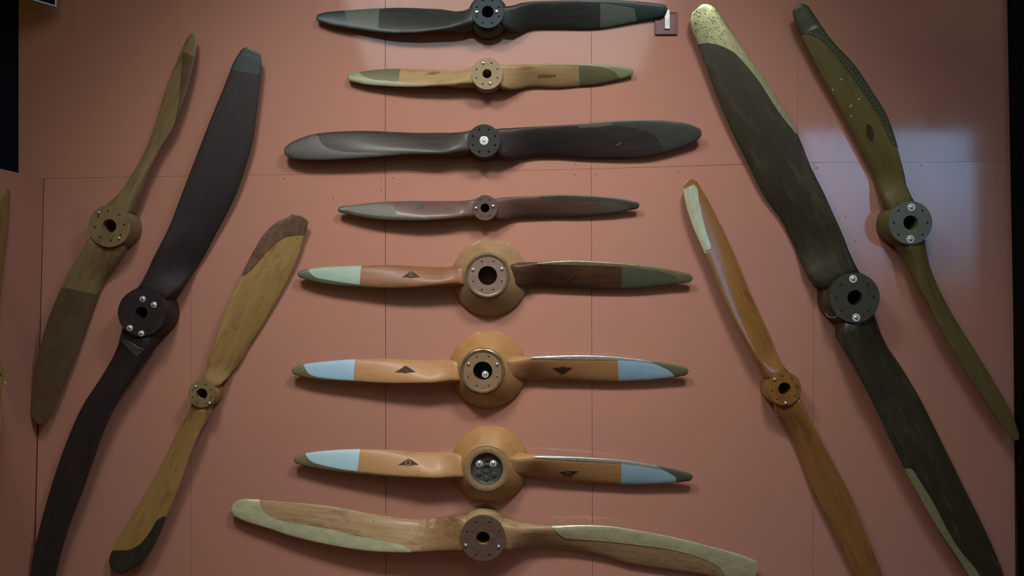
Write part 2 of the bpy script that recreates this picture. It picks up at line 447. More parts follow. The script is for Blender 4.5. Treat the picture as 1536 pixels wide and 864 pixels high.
# --- materials of the individual propellers
W = {}
W['p1'] = wood('blue_green_stained_wood', (0.020, 0.028, 0.026), (0.030, 0.038, 0.034), (0.026, 0.022, 0.018), 0.35, 1)
W['p2'] = wood('pale_oak', (0.30, 0.20, 0.085), (0.36, 0.25, 0.12), (0.22, 0.13, 0.05), 0.42, 2, coat=0.15)
W['p3'] = wood('dark_grey_walnut', (0.024, 0.018, 0.017), (0.036, 0.029, 0.027), (0.04, 0.035, 0.032), 0.38, 3, coat=0.2)
W['p4'] = wood('plum_brown_mahogany', (0.085, 0.045, 0.036), (0.12, 0.066, 0.054), (0.10, 0.07, 0.045), 0.36, 4, coat=0.3)
W['p5'] = wood('red_brown_varnish', (0.18, 0.072, 0.027), (0.23, 0.098, 0.04), (0.145, 0.058, 0.024), 0.32, 5)
W['p5_shaded'] = wood('red_brown_varnish_shaded', (0.055, 0.026, 0.014), (0.078, 0.037, 0.019), (0.11, 0.05, 0.022), 0.32, 6)  # same wood for the right blade, colour darkened as shade on its downward face
W['p6'] = wood('honey_varnish', (0.33, 0.172, 0.066), (0.37, 0.20, 0.088), (0.27, 0.128, 0.045), 0.33, 7)
W['p7'] = wood('golden_varnish', (0.34, 0.182, 0.073), (0.38, 0.215, 0.10), (0.27, 0.142, 0.045), 0.33, 8)
W['sp'] = paint('ochre_lacquered_spinner', (0.36, 0.20, 0.075), (0.30, 0.155, 0.055), 0.38, 7)
W['sp5'] = paint('grey_ochre_spinner', (0.30, 0.20, 0.105), (0.25, 0.155, 0.075), 0.4, 7)
W['p8'] = wood('weathered_blond_wood', (0.27, 0.17, 0.08), (0.36, 0.25, 0.14), (0.15, 0.085, 0.042), 0.4, 9, 0.55, 0.2)
W['p8b'] = wood('brown_blond_wood', (0.20, 0.115, 0.05), (0.26, 0.155, 0.07), (0.11, 0.06, 0.03), 0.4, 19, 0.5, 0.2)
W['l1'] = wood('drab_olive_wood', (0.17, 0.125, 0.055), (0.23, 0.17, 0.085), (0.11, 0.07, 0.03), 0.36, 10, 0.0, 0.3)
W['l2'] = wood('black_walnut', (0.017, 0.014, 0.015), (0.028, 0.023, 0.024), (0.034, 0.022, 0.02), 0.42, 11, 0.0, 0.12)
W['l3'] = wood('yellow_oak', (0.27, 0.175, 0.055), (0.33, 0.22, 0.08), (0.18, 0.105, 0.035), 0.38, 12, 0.4, 0.25)
W['r1'] = wood('dark_olive_brown_wood', (0.025, 0.022, 0.013), (0.038, 0.033, 0.02), (0.066, 0.056, 0.036), 0.33, 13, 0.0, 0.35)
W['r2'] = wood('olive_varnish', (0.105, 0.088, 0.028), (0.13, 0.11, 0.036), (0.08, 0.065, 0.02), 0.36, 14, 0.0, 0.3)
W['r3'] = wood('orange_brown_varnish', (0.205, 0.098, 0.026), (0.27, 0.13, 0.038), (0.16, 0.066, 0.02), 0.24, 15, 0.0, 0.7)
S = {}
S['teal'] = paint('dark_teal_sheath', (0.014, 0.034, 0.034), (0.02, 0.042, 0.04), 0.4)
S['grey_green'] = paint('grey_green_paint', (0.085, 0.11, 0.085), (0.07, 0.09, 0.07), 0.5)
S['olive'] = paint('olive_drab_paint', (0.115, 0.115, 0.055), (0.10, 0.10, 0.048), 0.5)
S['pale_olive'] = paint('pale_olive_sheath', (0.24, 0.25, 0.13), (0.19, 0.20, 0.10), 0.42)
S['char'] = paint('charcoal_sheath', (0.040, 0.042, 0.036), (0.055, 0.055, 0.047), 0.4)
S['fabric'] = paint('grey_brown_fabric', (0.085, 0.075, 0.055), (0.07, 0.06, 0.045), 0.5)
S['verdigris'] = paint('pale_verdigris_paint', (0.26, 0.36, 0.29), (0.22, 0.31, 0.26), 0.5, 12)
S['dkgreen'] = paint('dark_green_paint', (0.075, 0.090, 0.055), (0.06, 0.072, 0.045), 0.4)
S['blue'] = paint('pale_blue_paint', (0.26, 0.43, 0.56), (0.24, 0.40, 0.52), 0.5, 9)
S['blue2'] = paint('ice_blue_paint', (0.34, 0.52, 0.60), (0.31, 0.48, 0.56), 0.5, 9)
S['brass'] = paint('dull_brass_sheath', (0.22, 0.20, 0.11), (0.15, 0.15, 0.08), 0.3, 25, 0.45)
S['silver'] = paint('worn_silver_sheath', (0.42, 0.46, 0.42), (0.30, 0.33, 0.29), 0.28, 25, 0.5)
S['green_metal'] = paint('pale_green_metal', (0.52, 0.54, 0.36), (0.40, 0.43, 0.27), 0.26, 14, 0.3)
S['bark'] = paint('scuffed_brown_sheath', (0.17, 0.105, 0.07), (0.11, 0.065, 0.045), 0.36, 22, 0.2)
S['black_tip'] = paint('black_tip_paint', (0.022, 0.024, 0.018), (0.03, 0.03, 0.022), 0.4)
S['ochre_dark'] = paint('dark_brown_stain', (0.085, 0.058, 0.027), (0.11, 0.075, 0.036), 0.4, 12)
S['moss'] = paint('moss_green_sheath', (0.040, 0.052, 0.024), (0.055, 0.066, 0.032), 0.34, 25, 0.2)
S['hammered'] = paint('hammered_green_brass', (0.46, 0.47, 0.26), (0.32, 0.34, 0.18), 0.26, 40, 0.55)
S['teal_hub'] = paint('blue_teal_hub', (0.022, 0.042, 0.052), (0.03, 0.05, 0.06), 0.6, spec=0.3)
S['char_hub'] = paint('charcoal_hub', (0.028, 0.028, 0.024), (0.038, 0.037, 0.033), 0.6, spec=0.2)
S['r1_hub'] = paint('dark_olive_hub', (0.045, 0.045, 0.032), (0.06, 0.058, 0.042), 0.55, spec=0.3)
S['oak_hub'] = paint('pale_oak_hub', (0.29, 0.225, 0.125), (0.26, 0.20, 0.11), 0.5, spec=0.3)
S['plum_hub'] = paint('plum_hub', (0.105, 0.066, 0.056), (0.085, 0.053, 0.045), 0.5, spec=0.3)
S['r2_hub'] = paint('satin_olive_hub', (0.12, 0.115, 0.06), (0.10, 0.095, 0.05), 0.34)
S['maroon'] = paint('maroon_plaque', (0.13, 0.035, 0.03), (0.16, 0.05, 0.045), 0.4, 40)
S['hubface5'] = paint('grey_hub_metal', (0.27, 0.20, 0.17), (0.22, 0.16, 0.135), 0.35, 25, 0.2)
S['hubface6'] = paint('tan_hub_metal', (0.30, 0.21, 0.12), (0.24, 0.17, 0.095), 0.35, 25, 0.2)
S['hubface8'] = paint('dark_umber_hub', (0.085, 0.055, 0.042), (0.12, 0.075, 0.055), 0.45, 30)
S['ring'] = paint('hub_ring_metal', (0.24, 0.18, 0.105), (0.16, 0.12, 0.07), 0.3, 20, 0.5)
S['flange'] = paint('dark_flange_steel', (0.10, 0.11, 0.11), (0.16, 0.17, 0.165), 0.28, 22, 0.6)

def lin(a, b, n): return [(a[0]+(b[0]-a[0])*i/(n-1), a[1]+(b[1]-a[1])*i/(n-1)) for i in range(n)]
def along(P, n):
    Q = catmull(P, 10); Ls = [0]
    for a, b in zip(Q, Q[1:]): Ls.append(Ls[-1]+math.hypot(b[0]-a[0], b[1]-a[1]))
    out = []
    for i in range(n):
        x = Ls[-1]*i/(n-1); tx = list(zip(Ls, [q[0] for q in Q])); ty = list(zip(Ls, [q[1] for q in Q]))
        out.append((interp(tx, x), interp(ty, x)))
    return out
GC = 'propellers mounted level in the central column'

# ---- 1 top: blue-black with grey green bands
p1 = Prop('propeller', 'blue-black wooden propeller, topmost in the central column, its tip over the maroon plaque', (731.5, 17.6), 24.5, [
    ([(708, 8), (694, 15.2), (665, 14.6), (608, 11.7), (569, 12.7), (516.6, 16.2), (490, 18.6), (479.5, 21.5)],
     [(712, 34), (700, 40), (684.6, 42), (655, 46), (616, 49.8), (577, 48.8), (538, 44), (499, 38), (482, 33)], (474.8, 27.5)),
    ([(757.5, 5.2), (803, 2), (866, 0.4), (928, 1), (970, 4), (993, 7)],
     [(752, 33), (763, 40), (776, 42.3), (814, 42.7), (866, 43.8), (897, 42.7), (928, 37.5), (959.6, 31), (991, 25), (998, 20)], (1000.5, 14))],
    T=0.155, rb=31, bore=9, dm=0.07, bow=-0.03, P=1.5, platemat=S['teal_hub'], wood=W['p1'], screws=((715.3, 18.2), (745, 17.4)), screw_r=3.0, holes=8, group=GC)
p1.part(0, 'painted_band', p1.blades[0].band((570, 12.7), (567, 48)), S['grey_green'])
p1.part(0, 'tip_sheath', p1.blades[0].sheath([(600, 47), (560, 42), (527, 35.5), (520, 28), (516.5, 16.2)], 'L'), S['teal'])
p1.part(1, 'painted_band', p1.blades[1].band((900, 0.6), (900, 42)), S['grey_green'])
p1.part(1, 'tip_sheath', p1.blades[1].sheath([(870, 3), (910, 6), (948, 12), (952, 20), (956, 31)], 'L'), S['teal'])

# ---- 2 pale oak
p2 = Prop('propeller', 'small pale oak propeller with olive painted tips below the topmost blue-black one', (730.5, 110.4), 24, [
    ([(712, 94.7), (700, 101.6), (684.6, 106.4), (645.5, 105), (600.6, 103.5), (569, 104.5), (538, 108.4), (526, 111)],
     [(712, 126), (694, 127), (671, 128), (645.5, 129), (616, 130), (577, 128.5), (548, 126), (527, 121.5)], (522, 116.5)),
    ([(747, 92.4), (761.7, 94.8), (795, 96.5), (809.6, 95.8), (866, 95.8), (907.5, 98), (939, 100.5), (946, 103)],
     [(748, 126), (760, 131), (793, 130), (836.7, 131.7), (870, 129), (897, 126), (928, 118.8), (944, 114)], (949.8, 108.3))],
    T=0.12, bore=7, dm=0.056, bow=-0.02, P=1.5, platemat=S['oak_hub'], wood=W['p2'], screws=((725, 94.7), (735, 125)), screw_r=2.4, holes=8, ring=17, group=GC)
p2.part(0, 'painted_band', p2.blades[0].band((601, 103.5), (596.5, 130)), S['olive'])
p2.part(0, 'tip_sheath', p2.blades[0].sheath([(640, 128.6), (597, 124), (565, 121), (548, 117), (541, 112), (538, 108)], 'L'), S['pale_olive'])
p2.part(1, 'painted_band', p2.blades[1].band((867.5, 95.8), (869.5, 129)), S['olive'])
p2.part(1, 'tip_sheath', p2.blades[1].sheath([(810, 97), (866, 98), (900, 101), (920, 107), (931, 113.5), (930, 119)], 'L'), S['pale_olive'])
p2.part(0, 'emblem', p2.blades[0].decal([(640, 113.5), (648, 111), (654, 111), (661, 113), (653, 115.5), (646, 115.5)]), M['ink_ring'], False)
bm = None
for u, h, sl in ((806, 2, .2), (808.6, 4.4, 0), (811.5, 4.6, .3), (814, 4.0, -.3), (816.6, 4.8, 0), (819.2, 4.0, .4), (821.6, 4.6, 0), (824, 3.6, -.4), (826.6, 4.8, .2), (829.5, 4.2, .5), (831.8, 3, 0)):
    v0 = 113.2 - (u-806)*0.03
    bm = p2.blades[1].decal([(u+sl, v0-h/2), (u+sl+1.1, v0-h/2), (u-sl+1.1, v0+h/2), (u-sl, v0+h/2)], 0.0018, bm)
p2.part(1, 'stamped_lettering', bm, M['ink'], False)

# ---- 3 dark walnut, broad blades
p3 = Prop('propeller', 'broad charcoal-dark propeller with one round washer at its hub centre, central column', (726, 211), 25, [
    ([(709, 192.5), (693.6, 196.9), (668, 199), (635.6, 199.6), (592.6, 198), (549.7, 196.2), (506.7, 197.3), (474.5, 200.5), (453, 206.5), (436, 214), (430, 219)],
     [(707, 228), (678.6, 231.5), (646, 231.7), (603, 232.3), (560, 235.5), (517.4, 238.3), (474.5, 240), (446, 239), (431, 234.5)], (426.3, 227)),
    ([(745, 189), (777, 191), (811, 189.4), (866, 186), (913.7, 181.8), (959, 180), (1005, 181.8), (1032, 186), (1046, 191.6)],
     [(744, 229), (760, 236), (788, 236), (818, 235.6), (857, 236.8), (902, 237.2), (948, 236.5), (982, 232.7), (1016, 222.4), (1043.5, 212), (1050, 206)], (1052.3, 199.6))],
    T=0.13, rb=26, bore=4, platemat=S['char_hub'], wood=W['p3'], screws=((726, 211),), screw_r=2.2, washer=6.6, holes=8, hole_r=0.006, ring=18, group=GC)
p3.part(0, 'tip_sheath', p3.blades[0].sheath([(600, 231), (560, 230), (520, 229), (495, 224), (483, 216), (478, 207), (474, 200)], 'L', 0.0008), S['char'])
p3.part(1, 'tip_sheath', p3.blades[1].sheath([(862, 190), (920, 189), (960, 194), (980, 203), (990, 214), (994, 230)], 'L', 0.0008), S['char'])
p3.part(1, 'worn_patch', p3.blades[1].decal([(863, 187), (880, 185.2), (905, 183.6), (918, 183.2), (916, 188), (895, 191), (870, 191.5)], 0.002), S['fabric'], False)
p3.part(1, 'scratch', p3.blades[1].decal([(924, 216.5), (931, 212.6), (932, 213.6), (925, 217.6)], 0.0012), M['ink_ring'], False)

# ---- 4 plum brown, slim, riveted sheaths
p4 = Prop('propeller', 'slim plum-brown propeller with rivet-edged tips between charcoal propeller and spinner propellers', (727.5, 311.8), 19, [
    ([(712, 296.6), (706.5, 299), (689, 301.5), (657, 301.7), (614, 301.3), (571, 303), (530, 307.5), (513, 310.2)],
     [(706.5, 325.8), (678.6, 328), (646, 330), (614, 330.5), (571, 329), (539, 324.7), (514, 319)], (507.3, 315)),
    ([(745, 295.6), (774.7, 295.3), (811, 293.7), (845, 292.4), (891, 294.2), (925, 297.6), (948, 302)],
     [(747, 329.2), (765.6, 326.8), (811, 327), (857, 325.8), (891, 323), (925, 319), (952, 313.5)], (958.8, 307.8))],
    T=0.10, rb=20.5, bore=6.8, platemat=S['plum_hub'], wood=W['p4'], screws=((714, 312.3), (739.5, 309.4)), screw_r=2.3, holes=6, hole0=60, ring=14, hole_r=0.0042, group=GC)
p4.part(0, 'tip_fabric', p4.blades[0].band((585, 302), (600, 330), 0.0005), S['fabric'])
p4.part(1, 'tip_fabric', p4.blades[1].band((905, 295), (888, 323), 0.0005), S['fabric'])
p4.part(0, 'tip_sheath', p4.blades[0].sheath([(645, 329), (600, 326.5), (560, 323.5), (530, 318.5), (521, 314), (520, 308.5)], 'L'), S['char'])
p4.part(1, 'tip_sheath', p4.blades[1].sheath([(809, 296.5), (850, 297), (891, 299), (925, 302.6), (941, 307), (946, 315.5)], 'L'), S['char'])
tag(p4.part(0, 'rivets', p4.blades[0].dots(along([(640, 327.6), (600, 325.6), (560, 322.6), (530, 317.5), (520, 312)], 30), 0.9, 0.003), M['rivet_pale']), kind='stuff')
tag(p4.part(1, 'rivets', p4.blades[1].dots(along([(812, 297), (850, 297.6), (891, 299.6), (925, 303.2), (942, 308)], 30), 0.9, 0.003), M['rivet_pale']), kind='stuff')
el = [(630+7*math.cos(a*math.pi/8), 312+2.6*math.sin(a*math.pi/8)) for a in range(16)]
p4.part(0, 'emblem', p4.blades[0].decal(el), S['char'], False)

# ---- 5..7 spinner propellers
def spinner(p, cu, cv, r, mat, z0=0.02, ztop=None, r1=34.5):
    z1 = ztop or p.T + 0.004
    x, y, _ = p.local(cu, cv, z0); k0 = PXM*(D-z0)/D; k1 = PXM*(D-z1)/D
    bm = bmesh.new(); seg = 64; rings = []
    prof = []
    for i in range(13):
        f = i/12
        prof.append((r*k0*(1-f) + (r1+0.6)*k1*f, z0 + (z1-z0)*(f**0.85), f))
    prof = [(r*k0*0.96, z0-0.012, 0), (r*k0, z0-0.008, 0)] + prof + [((r1-1.5)*k1, z1-0.002, 1), ((r1-1.5)*k1, z1-0.03, 1)]
    for R, z, f in prof:
        rings.append([bm.verts.new((x*(1-f) + R*math.cos(2*math.pi*i/seg), y*(1-f) + R*math.sin(2*math.pi*i/seg), z)) for i in range(seg)])
    for a, b in zip(rings, rings[1:]):
        for i in range(seg): bm.faces.new((a[i], a[(i+1) % seg], b[(i+1) % seg], b[i]))
    o = link('spinner', bm, mat, p.root); smooth_angle(o, 40)
    return o
def hubring(p, ro, ri, mat, z):
    k = p.k
    o = link('hub_ring', lathe([(ri*k, z-0.016), (ro*k, z-0.016), (ro*k, z), ((ro*0.7+ri*0.3)*k, z+0.004), ((ro*0.35+ri*0.65)*k, z+0.004), (ri*k, z+0.001)], 56, closed=True), mat, p.root)
    smooth_angle(o, 30); return o
def rhomb(cu, cv, w, h, s=1):
    return [(cu-w/2, cv+s*h*0.34), (cu-w*0.22, cv-s*h*0.12), (cu-w*0.05, cv-s*h*0.5), (cu+w*0.05, cv-s*h*0.5), (cu+w*0.24, cv-s*h*0.12), (cu+w/2, cv+s*h*0.34), (cu+w*0.2, cv+s*h*0.38), (cu, cv+s*h*0.5), (cu-w*0.2, cv+s*h*0.38)]
def ringdecal(b, cu, cv, r0, r1, off=0.0026, seg=14):
    bm = bmesh.new()
    a = [bm.verts.new(b.front((cu+r0*math.cos(2*math.pi*i/seg), cv+r0*math.sin(2*math.pi*i/seg)), off)) for i in range(seg)]
    c = [bm.verts.new(b.front((cu+r1*math.cos(2*math.pi*i/seg), cv+r1*math.sin(2*math.pi*i/seg)), off)) for i in range(seg)]
    for i in range(seg): bm.faces.new((a[i], a[(i+1) % seg], c[(i+1) % seg], c[i]))
    return bm
p5 = Prop('propeller', 'red-brown propeller with conical spinner, verdigris left tip and shade-darkened right blade, uppermost of three', (731.4, 413.3), 30.5, [
    ([(700, 400), (682, 400.6), (659, 401.5), (617.5, 399), (580, 397.5), (542.5, 398.5), (492.5, 400.6), (463, 404), (451, 406.5)],
     [(700, 431), (682, 428.5), (659, 428.5), (617.5, 431), (576, 431.5), (540, 429.6), (503, 427), (471.7, 422), (451, 416)], (446.7, 411)),
    ([(762, 394.4), (806, 393.8), (830.7, 392), (864, 391.4), (908, 393.6), (952, 397), (996.7, 403), (1026, 409.2)],
     [(768, 428), (793, 430), (841.7, 432.3), (886, 433.7), (930, 433.7), (963.5, 432), (996.7, 428), (1030, 423.6)], (1038.5, 417.5))],
    T=0.135, bore=14.4, dm=0.078, bow=-0.022, P=1.5, t0=33.2, boremat=M['bore_mid'], wood=[W['p5'], W['p5_shaded']], hubmat=S['hubface5'], platemat=S['hubface5'], screws=((709.5, 404.6), (752.5, 403.6)), screw_r=2.6, holes=8, ring=23, group=GC)
spinner(p5, 735, 416.7, 57.5, W['sp5'], ztop=0.128); hubring(p5, 33.8, 28.6, S['ring'], 0.136)
b = p5.blades
p5.part(0, 'painted_band', b[0].band((542.5, 398.5), (539.5, 430)), S['verdigris'])
p5.part(0, 'tip_sheath', b[0].sheath([(620, 430.5), (575, 430), (540, 427), (500, 421.5), (475, 416.5), (466, 410), (463, 404)], 'L'), S['dkgreen'])
p5.part(1, 'painted_band', b[1].band((932, 395.5), (932, 434)), S['dkgreen'])
p5.part(1, 'tip_sheath', b[1].sheath([(806, 395.5), (850, 397), (908, 399), (960, 403), (995, 409), (1013, 416), (1015, 426)], 'L'), S['brass'])
p5.part(0, 'emblem', b[0].decal(rhomb(617, 414.6, 28, 9)), M['ink'], False)
p5.part(0, 'emblem_ring', ringdecal(b[0], 617, 414.6, 1.8, 2.7), M['ink_ring'], False)
p5.part(1, 'emblem', b[1].decal(rhomb(852, 414.5, 30, 9, -1)), M['ink'], False)

p6 = Prop('propeller', 'honey-coloured propeller with conical spinner and pale blue tips, middle of three', (724, 556.7), 30.5, [
    ([(690, 546), (678, 543), (659, 542), (617.5, 540), (576, 538), (533, 539), (492.5, 542), (456, 546.4), (443, 551)],
     [(692, 574.8), (659, 574.4), (617.5, 575), (576, 574.4), (530, 572), (492.5, 570), (461, 566), (443, 561.6)], (438, 556.7)),
    ([(757, 537.4), (797, 535.5), (816.7, 534.5), (859.7, 533.6), (892, 534), (926, 536), (967, 540.5), (999, 545.4), (1021, 549.4)],
     [(760, 564), (784.5, 568.4), (827, 570), (870, 571.6), (913, 572.7), (935, 572), (978, 569.5), (1010, 565.6), (1025, 563)], (1032, 556.4))],
    T=0.135, bore=14.6, dm=0.078, bow=-0.022, P=1.5, t0=33.2, wood=W['p6'], hubmat=S['hubface6'], platemat=S['hubface6'], screws=((703, 546), (745.5, 546.6)), screw_r=2.4, holes=8, ring=23.5, group=GC)
spinner(p6, 732, 554, 58, W['sp'], ztop=0.128); hubring(p6, 33.8, 28.6, S['ring'], 0.136)
b = p6.blades
p6.part(0, 'painted_band', b[0].band((533.3, 539), (530.3, 573)), S['blue'])
p6.part(0, 'tip_sheath', b[0].sheath([(600, 574), (545, 571.5), (500, 568), (470, 563.5), (460, 556), (456, 546)], 'L'), S['brass'])
p6.part(1, 'painted_band', b[1].band((926, 536), (927.5, 572.5)), S['blue'])
p6.part(1, 'tip_sheath', b[1].sheath([(797, 536.5), (840, 538), (892, 539), (940, 540.5), (985, 546.5), (1003, 554), (1011, 561), (1012, 566)], 'L'), S['silver'])
p6.part(1, 'tip_cap', b[1].sheath([(975, 541), (990, 548.5), (1003, 554), (1011, 561), (1012, 566)], 'L', 0.0036), S['olive'])
p6.part(0, 'emblem', b[0].decal(rhomb(608.5, 556.4, 31, 10)), M['ink'], False)
p6.part(1, 'emblem', b[1].decal(rhomb(843.5, 552.8, 31, 10, -1)), M['ink'], False)
p6.screw(728, 561.5, 0.09, 3.2, 5.2)

p7 = Prop('propeller', 'golden propeller with conical spinner around a dark steel flange with two bright screws', (730, 704), 30.5, [
    ([(694, 688), (678, 682), (659, 680), (617.5, 677), (576, 674.4), (540, 673.7), (492.5, 676), (459, 680), (446, 683.6)],
     [(696, 720), (649, 717.5), (617.5, 715.8), (576, 713.3), (536, 709.6), (503, 706), (467.5, 700), (445.5, 695)], (441, 689.4)),
    ([(764, 683.8), (801.6, 684), (849, 685.4), (892, 687.6), (935, 691), (978, 697.7), (1021, 707), (1034, 710.4)],
     [(768, 710), (791, 713.8), (827, 717), (870, 722.4), (913, 725.6), (956, 726.7), (999, 724.5), (1031.5, 721)], (1038.4, 715))],
    T=0.135, bore=24.5, dm=0.078, bow=-0.022, P=1.5, t0=33.2, wood=W['p7'], hubmat=S['hubface6'], plate=False, group=GC)
spinner(p7, 735, 696.6, 58, W['sp'], ztop=0.128); hubring(p7, 33.4, 25.2, S['hubface6'], 0.136)
k = p7.k
fl = link('flange', lathe([(0, 0.10), (24.6*k, 0.10), (24.6*k, 0.112), (22*k, 0.114), (21*k, 0.110), (8*k, 0.110), (7*k, 0.114), (4.6*k, 0.114), (4.4*k, 0.104), (0, 0.104)], 40), S['flange'], p7.root); smooth_angle(fl, 30)
for a in (90, 215, 270, 325):
    x, y = 14.5*k*math.cos(math.radians(a)), 14.5*k*math.sin(math.radians(a))
    link('bolt', lathe([(3.6*k, 0.108), (3.6*k, 0.117), (3.0*k, 0.119), (0, 0.119)], 6, x, y), S['flange'] if a != 90 else M['hole'], fl)
p7.screw(719, 695.5, 0.112, 3.3, 5.0); p7.screw(740, 695.3, 0.112, 3.3, 5.0)
b = p7.blades
p7.part(0, 'painted_band', b[0].band((540.5, 673.7), (536, 710)), S['blue2'])
p7.part(0, 'tip_sheath', b[0].sheath([(640, 716.5), (580, 711.5), (536, 706.5), (500, 701), (472, 694), (462, 687), (458.5, 680)], 'L'), S['brass'])
tag(p7.part(0, 'binding', b[0].dots([(447+2.8*i, 683.5+0.8*i+2.4*j) for i in range(5) for j in range(5)], 0.8, 0.003), S['pale_olive']), kind='stuff')
p7.part(1, 'painted_band', b[1].band((931.5, 690.8), (931.5, 726.5)), S['blue2'] if False else S['blue'])
p7.part(1, 'tip_sheath', b[1].sheath([(802, 685), (849, 688.5), (892, 691.5), (935, 695), (978, 701.5), (1005, 708), (1013, 714), (1013, 724)], 'L'), S['silver'])
p7.part(1, 'tip_cap', b[1].sheath([(985, 699.5), (1000, 706.5), (1013, 714), (1013, 724)], 'L', 0.0036), S['dkgreen'])
p7.part(0, 'emblem', b[0].decal(rhomb(613, 695, 31, 10)), M['ink'], False)
p7.part(0, 'emblem_ring', ringdecal(b[0], 612.6, 695.4, 2.6, 4.6), M['ink_ring'], False)
p7.part(1, 'emblem', b[1].decal(rhomb(852.5, 707.4, 31, 9, -1)), M['ink'], False)
p7.part(1, 'emblem_ring', ringdecal(b[1], 852.5, 707.2, 2.0, 3.6), M['ink_ring'], False)

# ---- 8 bottom, weathered blond with pale green edge sheaths
p8 = Prop('propeller', 'long weathered blond propeller with pale green metal edging, lowest in the central column', (724.4, 807.7), 34.5, [
    ([(701, 782), (686, 778.5), (671, 779.5), (638, 780), (600.4, 777), (558.7, 770), (506.7, 760.8), (454.6, 754.6), (390, 750), (362, 749.4), (352, 754)],
     [(702, 832), (686, 831), (671, 830.5), (642, 828.5), (611, 828.5), (558.7, 826.5), (517, 821), (475.4, 813), (433.7, 802.5), (402.5, 792), (371, 782.7), (354, 775)], (347.7, 764)),
    ([(752, 781), (761, 786), (781.7, 790), (827.5, 789.6), (869, 788.3), (911, 789.6), (944, 794), (1006.7, 805.6), (1069, 821), (1111, 832.7), (1129.6, 840)],
     [(756.7, 831.7), (775.4, 825.4), (806.7, 821), (838, 822), (869, 827.5), (911, 836), (944, 846), (1006.7, 855), (1048, 861), (1090, 868), (1125, 870), (1134, 864)], (1137.5, 852))],
    T=0.15, rb=38, bore=10.4, dm=0.065, bow=-0.02, wood=W['p8'], platemat=S['hubface8'], screws=((698.5, 818), (748, 820)), screw_r=2.7, holes=8, ring=26, hole_r=0.006, group=GC)
b = p8.blades
p8.part(0, 'stained_section', b[0].band((640, 780), (630, 829), 0.0014, ((694, 778), (690, 835))), W['p8b'])
p8.part(0, 'edge_sheath', b[0].sheath([(617, 825), (603, 817), (560, 809), (528, 802.5), (496, 794), (450, 786), (415, 778), (400, 771), (393, 762), (389, 750)], 'L'), S['green_metal'])
p8.part(1, 'edge_sheath', b[1].sheath([(828, 790), (845, 803), (869, 806), (911, 810), (944, 814), (1000, 822), (1040, 832), (1070, 844), (1083, 855), (1090, 868)], 'L'), S['green_metal'])

# ---- left wing of the display
l1 = Prop('propeller', 'drab olive slanted propeller with pockmarked hub, outermost on the left beside the black one', (164, 339), 32, [
    ([(147, 310), (163, 300), (189, 278), (211, 244), (229.6, 196), (244.4, 148), (255.5, 115), (266.7, 89), (279.6, 59), (284, 53)],
     [(190, 322), (204, 292), (222, 259), (241, 222), (259, 192.6), (274, 155.5), (285, 118.5), (292.6, 85), (295.5, 63), (294, 55)], (289.5, 50.5)),
    ([(130, 354), (114, 384), (92, 432.6), (75, 472), (61.5, 516), (53, 556), (47.5, 604), (47.5, 624), (52, 633)],
     [(182, 366), (172, 388), (154, 428), (136, 476.6), (114, 534), (92, 586.5), (79, 617), (71, 632)], (61, 637))],
    T=0.14, rb=33, bore=10.5, fw=-1, wood=W['l1'], screws=((148.5, 319), (178.5, 357.5)), screw_r=2.2, holes=8, ring=22, hole0=5, hole_r=0.006)
b = l1.blades
l1.part(1, 'tip_covering', b[1].band((92, 430), (148, 441)), S['ochre_dark'])
l1.part(0, 'tip_sheath', b[0].sheath([(259, 192), (268, 160), (272, 120), (274, 92), (274, 78)], 'R', 0.0008, tip=False), S['ochre_dark'])
tag(l1.part(0, 'pock_marks', l1.blades[1].dots([(145.4, 355.5), (151.5, 361.5), (160.5, 363.5), (155.5, 355)], 1.3, 0.002), M['hole'], True, False), kind='stuff')

l2 = Prop('propeller', 'very large black propeller with four bright hub bolts, on the left', (212, 469), 36, [
    ([(186, 451), (209, 419.6), (232, 382), (253, 341.6), (273.4, 289), (293.7, 236), (314, 183.7), (334, 135), (350, 94.5), (358.5, 80)],
     [(243, 450), (264, 434), (284, 412), (303, 390), (322, 354), (346, 309), (362.5, 269), (379, 212), (387, 151), (392, 100), (391, 84)], (373.5, 72)),
    ([(178, 488), (174, 513), (160, 555), (126, 605), (101, 660), (80, 719), (63, 778), (50.5, 828.6), (46, 858)],
     [(236, 497), (222, 522), (203, 558), (176, 602), (155, 650), (137, 700), (120, 748), (104, 790), (92, 830), (84, 862)], (58, 884))],
    T=0.17, rb=40, bore=9, fw=1, P=1.3, wood=W['l2'], screws=((214, 448.6), (231, 457.2), (195, 492), (212, 500.2)), screw_r=3.0, washer=4.4, holes=8, hole_r=0.004, ring=27)
l2.part(0, 'tip_cap', l2.blades[0].band((345, 106), (392, 112), 0.001), S['teal'])
sc = l2.part(1, 'hub_strap', l2.blades[1].decal([(183, 503), (190, 511), (216, 524), (205, 535), (198, 530), (180, 512)], 0.003), S['flange'], False, False)

l3 = Prop('propeller', 'yellow oak propeller with scuffed brown top tip and black lower tip, inner left', (302.5, 591), 20.5, [
    ([(295, 574), (303, 564), (312, 542), (324, 508), (336, 470), (348, 442), (362, 414), (378, 382), (395, 353), (416, 333), (435, 324.5)],
     [(320, 582), (332, 573), (344, 560), (358, 548), (374, 520), (396, 486), (415, 452), (434, 415), (448, 383), (456, 354), (462, 334)], (452, 323.5)),
    ([(285, 604), (282, 618), (265, 651.6), (240, 702), (210.6, 752.7), (185, 795), (168.5, 826.5), (164, 842), (167, 853)],
     [(313, 611), (307, 627), (299, 647), (286, 681), (269.6, 727.5), (248.5, 778), (231.7, 816), (210.6, 845), (190, 857)], (172, 858))],
    T=0.13, rb=21.5, bore=8.5, fw=1, wood=W['l3'], screws=((293.5, 579.5), (314.5, 605)), screw_r=2.0, holes=8, hole_r=0.005, ring=15, platemat=W['l1'])
b = l3.blades
